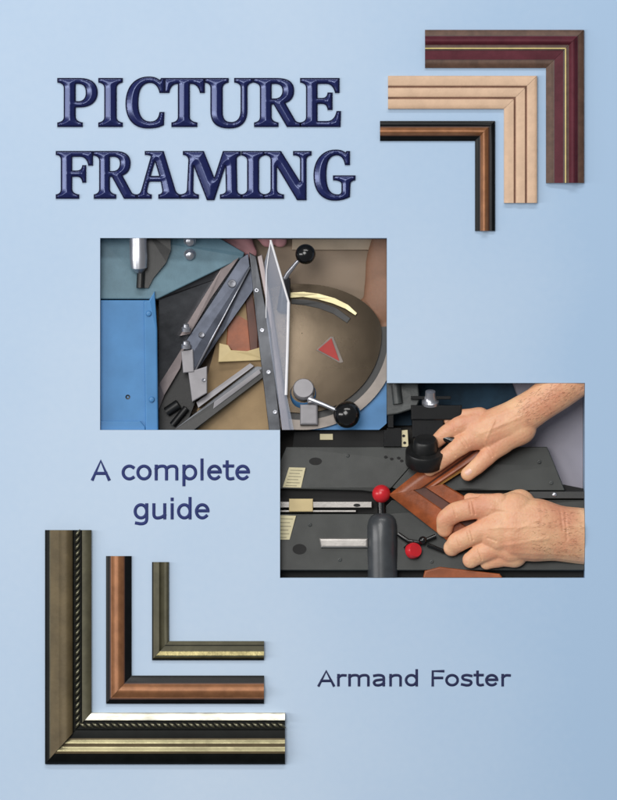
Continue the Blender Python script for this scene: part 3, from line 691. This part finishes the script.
# ------------------------------------------------------------ lower picture: underpinner with a frame corner
M_plate = mat('black_textured_table_paint', (34, 38, 36), .42, vary=.25, scale=22, bump=.03, bscale=900, spec=.45, rvar=.08)
M_void = mat('matt_black', (8, 8, 9), .7, vary=.1)
M_lab = mat('cream_label_paper', (222, 212, 174), .7, vary=.05)
M_labln = mat('label_print', (150, 142, 118), .7)
M_alu = mat('brushed_aluminium', (176, 172, 168), .38, metal=.6, vary=.12, scale=50, bump=.05)
M_wallg = mat('lilac_grey_wall', (160, 156, 166), .85, vary=.05, scale=14)
M_teal = mat('dark_teal_fabric', (28, 58, 78), .8, vary=.35, scale=36)
M_dgrey = mat('grey_cast_column', (58, 62, 62), .45, vary=.2, scale=40, bump=.1)
M_redk = mat('red_plastic', (206, 38, 48), .28, vary=.08, spec=.5)
M_grip = mat('dark_grey_rubber_grip', (58, 62, 66), .38, vary=.15, scale=60, coat=.2)
M_bdot = mat('blue_plastic', (44, 96, 170), .4)
M_drk = mat('charcoal_background_cloth', (36, 40, 44), .8, vary=.3, scale=30)

o = to_obj('workshop_wall', MB().prism([(500, 380), (590, 380), (590, 500), (500, 500)], -58, -50), M_wallg, None, 2)
tag(o, 'plain lilac grey wall at the right of the lower picture', 'wall')
o = to_obj('workshop_curtain', MB().prism([(386, 380, -50), (430, 380, -48), (470, 380, -47), (512, 380, -49), (520, 400, -49), (512, 420, -49), (470, 424, -48), (386, 426, -50)], -57.8), M_teal, None, 2)
tag(o, 'dark teal cloth in the background behind the black press head', 'cloth')

u = thing('underpinner', 'black frame joining press with two table plates, a clamp pad and a dark grip', 'machine', (420, 500, -56))
mb = MB().prism([(276, 490, -30), (560, 484, -30), (590, 490, -30), (590, 590, -28), (276, 590, -28)], -56)
to_obj('bed', mb, M_void, u, 2)
mb = MB().prism([(294, 432, -34), (390, 428, -34), (396, 448, -34), (292, 448, -34)], -56, m=0, bev=.6)
mb.prism([(320, 434, -32.5), (333, 434, -32.5), (333, 440, -32.5), (320, 440, -32.5)], -50, m=1, bev=.3)
to_obj('rear_plate', mb, [M_void, M_lab], u, 2)
# rear table plate: left wing and right wing
mb = MB().prism([(286, 447, -28), (430, 447, -28), (415, 462, -25), (392, 488, -22), (384, 494, -22), (362, 491, -22), (276, 489, -22), (276, 470, -25)], -40, bev=.8)
rp = to_obj('table_plate', mb, M_plate, u, 2)
mb = MB().prism([(430, 448, -28), (548, 447, -30), (556, 466, -26), (566, 491, -22), (400, 491, -21), (392, 488, -22), (415, 462, -25)], -40, bev=.8)
rp2 = to_obj('table_plate', mb, M_plate, u, 2)
mb = MB().prism([(276, 514, -21), (378, 514, -21), (392, 500, -21), (590, 500, -22), (590, 571, -15), (276, 571, -15)], -34, bev=1.0)
fpz = to_obj('table_plate', mb, M_plate, u, 2)
mb = MB().prism([(530, 491.5, -20), (590, 491.5, -20), (590, 499, -19), (530, 499, -19)], -34, bev=.6); 
ed = to_obj('edge_strip', mb, M_blkm, u, 2)
to_obj('screw', MB().lathe((555, 495, -20), (0, 0, 1), [(0, 2.2), (1.4, 2.2), (2, 1.4), (2.1, 0)], n=16), M_stl, ed, 2)
mb = MB()
for x, y, z, rx, ry in ((315.5, 461.5, -25.6, 6.5, 3.8),):
    mb.prism([(a, b, -28+(b-447)*6/43+.3) for a, b in ell(x, y, rx, ry, n=28)], -30)
to_obj('plate_hole', mb, M_void, rp, 2)
to_obj('plate_hole', MB().prism([(a, b, -21+(b-514)*6/57+.25) for a, b in ell(299.5, 549.5, 7, 5.2, n=28)], -30), M_void, fpz, 2)
for x, y in ((386, 457), (392, 459), (399, 458), (402, 461)): to_obj('screw_hole', MB().prism(ell(x, y, 1.8, 1.2, n=14), -34, -24.3), M_void, rp, 2)
for par, x, y in ((rp2, 470, 462), (rp2, 540, 462), (rp2, 552, 483), (rp, 348, 456), (fpz, 340, 560), (fpz, 310, 525), (fpz, 432, 562)):
    z = (-28+(y-447)*6/43) if par != fpz else (-21+(y-514)*6/57)
    to_obj('screw', MB().lathe((x, y, z), (0, 0, 1), [(0, 2.0), (.6, 2.0), (.6, 2.0), (.9, 1.6), (.9, 1.6), (.9, .9), (.9, .9), (.3, .8), (.2, 0)], n=16), M_dgrey, par, 2)
# labels
def label(p, par, z, rows):
    o = to_obj('label', MB().prism([(x, y, z) for x, y in p], z-6, bev=.2), M_lab, par, 2)
    mb = MB(); a, b, c, d = [Vector(q) for q in p]
    for i in range(rows):
        t_ = (i+.8)/(rows+.5); l = a.lerp(d, t_); r = b.lerp(c, t_); s0 = l.lerp(r, .12); s1 = l.lerp(r, .86-.12*(i % 2))
        mb.prism([(s0.x, s0.y), (s1.x, s1.y), (s1.x, s1.y+.7), (s0.x, s0.y+.7)], z-3, z+.12)
    to_obj('label_print', mb, M_labln, o, 2)
label([(289, 467.5), (305.5, 468), (301, 488), (282.5, 487.5)], rp, -21.6, 6)
label([(279, 515.5), (296, 516), (289.5, 540), (276, 540)], fpz, -17.6, 6)
# ruler rail with slider
mb = MB().box(276, 502, 372, 508, -30, -19, bev=.6); mb.box(276, 510.5, 356, 512.3, -30, -19.5, bev=.3)
rl = to_obj('ruler_rail', mb, M_alu, u, 2)
to_obj('slider', MB().box(289, 499, 313, 512, -24, -16.5, bev=1), M_ivo, rl, 2)
to_obj('slot', MB().prism(ell(357, 505.5, 3.5, 1.6, n=20), -24, -18.6), M_void, rl, 2)
to_obj('lock_bar', MB().prism([(319, 538.5, -13), (368, 538.5, -12), (368, 548, -12), (321, 548, -13)], -24, bev=2), M_alu, u, 2)
# dark grip with red ball
gp = to_obj('grip', MB().lathe((383, 592, -19), (-.012, -1, 0), [(0, 15), (20, 15), (50, 15.3), (66, 14.9), (72, 13.6), (76, 11), (78, 7), (78.6, 4)], n=40), M_grip, u, 2)
gz = -19
to_obj('grip_stem', MB().tube([(382, 516, gz), (381.5, 500, gz)], 4.2, n=18), M_bp, gp, 2)
to_obj('red_knob', MB().ball((381.5, 494, gz+2), 9.2), M_redk, gp, 2)
to_obj('blue_button', MB().ball((384, 522.5, gz+11), 2.6), M_bdot, gp, 2)
# little red knob on black linkage
lk = to_obj('linkage', MB().tube([(398, 534, -12), (408, 541, -10), (420, 543, -11), (436, 536, -12)], 2.2, n=12).tube([(405, 549, -12), (414, 541, -10)], 2, n=12).ball((423, 540.5, -9), 4.2).tube([(428, 545, -11), (445, 552, -12)], 2), M_bp, u, 2)
to_obj('red_knob', MB().lathe((411, 551.5, -14), (.5, -.15, .8), [(0, 5.5), (2, 8), (7, 8), (9.5, 6.8), (10, 0)], n=26), M_redk, lk, 2)
# press column, block, bolt and round pad
mb = MB().prism([(385, 378, -20), (418, 378, -20), (420, 400, -16), (417, 408, -16), (398, 414, -18), (385, 416, -20)], -50, bev=1.5)
mb.tube([(396, 384, -18), (398, 404, -16)], 5, n=18)
pc = to_obj('press_column', mb, M_dgrey, u, 2)
to_obj('clamp_block', MB().box(411, 405, 462, 420, -22, -5, bev=1.2).box(412, 418, 444, 438, -24, -9, bev=1.2).box(388, 410, 394, 428, -34, -22, bev=.6).box(384, 428, 402, 447, -40, -25, bev=.6), M_bp, u, 2)
mb = MB().lathe((430.5, 404, -10), (0, -1, .5), [(0, 8.5), (3, 8.5), (3, 8.5), (5, 6), (9, 5.4), (14, 5), (15, 0)], n=30); mb.box(411, 396, 451, 399.5, -16, -9, m=1, bev=.6)
to_obj('clamp_bolt', mb, [M_stl, M_bp], u, 2)
mb = MB().lathe((425.5, 458, -12), (0, -1, .62), [(-6, 0.1), (-6, 19.2), (-5, 19.9), (8, 19.9), (9.5, 19), (9.5, 19), (10.2, 13), (10.2, 13), (20, 12), (22, 10.5), (22.5, 0)], n=44)
to_obj('clamp_pad', mb, M_blkm, u, 2)
to_obj('pad_lever', MB().tube([(440, 436, -8), (452, 441, -6), (460, 440, -6)], [3.5, 4.2, 3.2], n=14), M_bp, u, 2)
mb = MB().prism([(395, 431, -27), (408, 430, -27), (409, 447, -27), (396, 447, -27)], -40, bev=.4); to_obj('tag_plate', mb, M_lab, u, 2)
mb = MB()
for x, y in ((399, 434), (404, 436), (398, 441), (405, 443)): mb.prism(ell(x, y, 1.6, 1.4, n=10), -30, -26.7)
to_obj('tag_print', mb, M_void, bpy.data.objects['tag_plate'], 2)

# frame corner in the press
fc = thing('wooden_frame_corner', 'red brown wooden frame corner clamped in the black press under both hands', 'frame corner', (430, 495, -22))
def bar(a, b, c, d, prof, mats, name, par):
    """a->b outer edge, d->c inner edge; prof: (t, z, mat)"""
    a, b, c, d = [Vector(q) for q in (a, b, c, d)]; mb = MB()
    for i in range(len(prof)-1):
        t0, z0, m0 = prof[i]; t1, z1, _ = prof[i+1]
        mb.add([(*a.lerp(d, t0), z0), (*b.lerp(c, t0), z0), (*b.lerp(c, t1), z1), (*a.lerp(d, t1), z1)], [[0, 1, 2, 3]], m0, True)
    for tt, z in ((0, prof[0][1]), (1, prof[-1][1])): mb.add([(*a.lerp(d, tt), z), (*b.lerp(c, tt), z), (*b.lerp(c, tt), -23), (*a.lerp(d, tt), -23)], [[0, 1, 2, 3]])
    for p, q in ((a, d), (b, c)):
        ring = [(*p.lerp(q, k[0]), k[1]) for k in prof]+[(*q, -23), (*p, -23)]; mb.add(ring, [list(range(len(ring)))])
    return to_obj(name, mb, mats, par, 2)
M_gold = mat('gilt_sight_edge', (176, 128, 66), .35, metal=.6, vary=.15)
M_wood2 = mat('varnished_dark_red_wood', (146, 76, 40), .34, vary=.3, scale=50, bump=.08, bscale=260, spec=.4)
PR = [(0, -14, 0), (.05, -12.6, 0), (.3, -12.2, 0), (.55, -12.2, 0), (.58, -12.5, 2), (.62, -13.5, 2), (.66, -12.5, 0), (.82, -12.3, 0), (.85, -13.0, 2), (.88, -13.5, 1), (.97, -13.5, 1), (1, -16, 1)]
bar((389, 495), (466, 434), (493, 453), (444, 484), PR, [M_wood2, M_gold, M_woodd], 'upper_length', fc)
bar((389.0, 495.1), (458, 549), (502, 518), (444.0, 484.1), [(0, -14, 0), (.05, -12.6, 0), (.25, -12.2, 0), (.44, -12.3, 0), (.46, -13.5, 2), (.66, -14, 2), (.68, -12.0, 0), (.85, -11.8, 0), (.97, -12.2, 0), (1, -15, 0)], [M_wood2, M_gold, M_woodd], 'lower_length', fc)
o = to_obj('frame_moulding', MB().prism([(425, 571, -9), (440, 567, -9), (500, 574, -9), (512, 590, -9), (420, 590, -9)], -20, bev=1.5), M_wood, None, 2)
tag(o, 'second brown moulding length just showing at the bottom edge below the lower hand', 'moulding')

cr_u = [(484, 446, 492, 457, 1.0, .9), (487, 444, 495, 455, .8, .7), (458, 436, 466, 447, .9, .8), (461, 434, 469, 445, .8, .7), (447, 446, 455, 456, .8, .7),
        (452, 420, 455, 430, .8, .6), (530, 398, 545, 414, 1.2, .6), (534, 394, 549, 411, 1.0, .5),
        (520, 408, 482, 420, 1.8, -.5), (523, 416, 480, 434, 1.8, -.45), (512, 408, 496, 414, 1.5, -.35), (560, 384, 500, 425, 1.6, -.35), (494, 421, 486, 440, 1.2, -.6)]
cr_l = [(472, 501, 475, 514, 1.0, 1.0), (469, 501, 471, 514, .8, .8), (452, 504, 456, 516, .9, .8), (470, 529, 473, 540, .9, .9), (467, 530, 470, 541, .8, .7),
        (478, 549, 482, 560, .8, .8), (456, 536, 460, 546, .7, .6), (560, 508, 563, 530, 1.3, .6), (565, 512, 567, 540, 1.2, .5),
        (545, 516, 492, 508, 1.9, -.55), (548, 525, 490, 528, 1.9, -.5), (548, 538, 496, 547, 1.8, -.5), (540, 519, 515, 530, 1.5, -.35), (585, 528, 530, 520, 1.6, -.35), (488, 516, 494, 521, 1.2, .8), (488, 538, 496, 541, 1.2, .8)]
# upper hand: forearm from the top right, index finger and others behind the pad, thumb on the moulding
h = flesh('hand', [
    [(610, 352, -22, 22), (582, 374, -18, 20), (560, 389, -12, 20), (538, 405, -8, 18.5), (515, 420, -8, 20), (490, 430, -8, 20), (478, 432, -8, 17)],
    [(520, 428, -8, 17), (503, 440, -6, 13.5), (488, 456, -5, 9.2), (479, 465, -5, 8.2), (468, 474, -7, 7.2)],
    [(478, 436, -6, 14), (464, 443, -1, 10.2), (450, 454, -1, 8.6), (438, 464, -4, 7.6), (430, 470, -7, 6.6)],
    [(476, 424, -8, 13), (460, 425, -4, 9.5), (447, 432, -6, 8), (434, 444, -12, 7)],
    [(480, 418, -10, 11), (464, 416, -9, 7.5), (450, 420, -13, 6.5)],
], M_skin, None, cr_u, 2, vox=.75, zc=-10, zf=.66, smooth=8)
tag(h, 'upper hand reaching from the top right corner, thumb resting on the wooden frame corner', 'hand', 'hands holding the frame corner')
h = flesh('hand', [
    [(625, 537, -26, 29), (588, 537, -20, 28.5), (562, 534, -10, 28), (535, 530, -6, 32), (512, 529, -6, 32), (503, 529, -6, 28)],
    [(515, 514, -2, 22), (493, 508, 2, 14), (475, 508, 4, 11), (456, 512, 3, 10.5), (446, 519, -3, 9.8), (445, 529, -10, 8.5)],
    [(510, 530, -2, 20), (488, 529, 1, 12.5), (472, 535, 2, 10.5), (458, 542, 0, 10.4), (452, 548, -6, 8.6)],
    [(512, 546, -3, 18), (494, 548, -1, 11.8), (480, 554, 0, 9.8), (471, 560, -4, 8.6)],
    [(515, 555, -6, 13), (500, 558, -5, 9.5), (487, 563, -7, 7)],
    [(500, 503, 4, 10), (484, 500, 5, 6.5)],
    [(520, 505, -8, 16), (500, 504, -14, 10), (470, 500, -16, 7)],
], M_skin, None, cr_l, 2, vox=.75, zc=-12, zf=.62, smooth=7)
tag(h, 'lower hand with curled fingers gripping the frame corner, wrist at the right edge', 'hand', 'hands holding the frame corner')

hands = [o for o in bpy.data.objects if o.name.startswith('hand') and o.get('group')]
M_nail = mat('fingernail', (236, 190, 172), .3, vary=.05, spec=.6); M_hair = mat('dark_arm_hair', (112, 74, 54), .6, vary=.1)
bpy.context.view_layer.update()
def ztop(o, x, y):
    p = W(x, y, 60)-o.location; ok, loc, nor, _ = o.ray_cast(p, Vector((0, 0, -1)))
    return (loc+o.location).z/S if ok else None
def nail(o, x, y, dx, dy, L=3.6, wd=2.6):
    d = Vector((dx, dy)).normalized(); n = Vector((-d.y, d.x)); vs = []; fs = []
    for i in range(9):
        for j in range(7):
            u = i/8*2-1; v = j/6*2-1
            q = Vector((x, y))+d*u*L*math.sqrt(1-.45*v*v)+n*v*wd; z = ztop(o, q.x, q.y)
            vs.append((q.x, q.y, (z if z is not None else -30)+.28*(1-v**4)*(1-u**6)))
    for i in range(8):
        for j in range(6): fs.append([i*7+j, i*7+j+1, i*7+j+8, i*7+j+7])
    if min(v[2] for v in vs) > -29: to_obj('fingernail', MB().add(vs, fs, 0, True), M_nail, o, 2)
def hair(o, pts, n, dirv, seed):
    rnd = random.Random(seed); mb = MB()
    for _ in range(n):
        t = rnd.random(); i = min(len(pts)-2, int(t*(len(pts)-1))); f = t*(len(pts)-1)-i
        a = Vector(pts[i][:2]).lerp(Vector(pts[i+1][:2]), f); wd = pts[i][2]*(1-f)+pts[i+1][2]*f
        dd = (Vector(pts[i+1][:2])-Vector(pts[i][:2])).normalized(); nn = Vector((-dd.y, dd.x))
        p = a+nn*(rnd.random()*2-1)*wd; ang = math.atan2(dirv[1], dirv[0])+rnd.gauss(0, .3); L = 1.8+rnd.random()*3
        q = []
        for k in range(4):
            r = p+Vector((math.cos(ang+k*.06), math.sin(ang+k*.06)))*L*k/3; z = ztop(o, r.x, r.y)
            if z is None: break
            q.append((r.x, r.y, z+.1+.25*k/3))
        if len(q) == 4: mb.tube(q, [.07, .07, .06, .03], n=4, caps=False)
    h = to_obj('arm_hair', mb, M_hair, o, 2); h['kind'] = 'stuff'
for o in hands: o['_w'] = tuple(o.location)
up = [o for o in hands if 'upper' in o['label']][0]; lo = [o for o in hands if 'lower' in o['label']][0]
nail(up, 468.5, 472, -1.1, .9); nail(up, 433, 467.5, -1, .8, 3.2, 2.2)
hair(up, [(584, 374, 15), (550, 397, 15), (520, 415, 12)], 190, (-1, .7), 3)
hair(lo, [(584, 536, 24), (560, 534, 23), (535, 528, 20)], 150, (-1, .15), 5)
for o in bpy.data.objects:
    if '_w' in o: del o['_w']
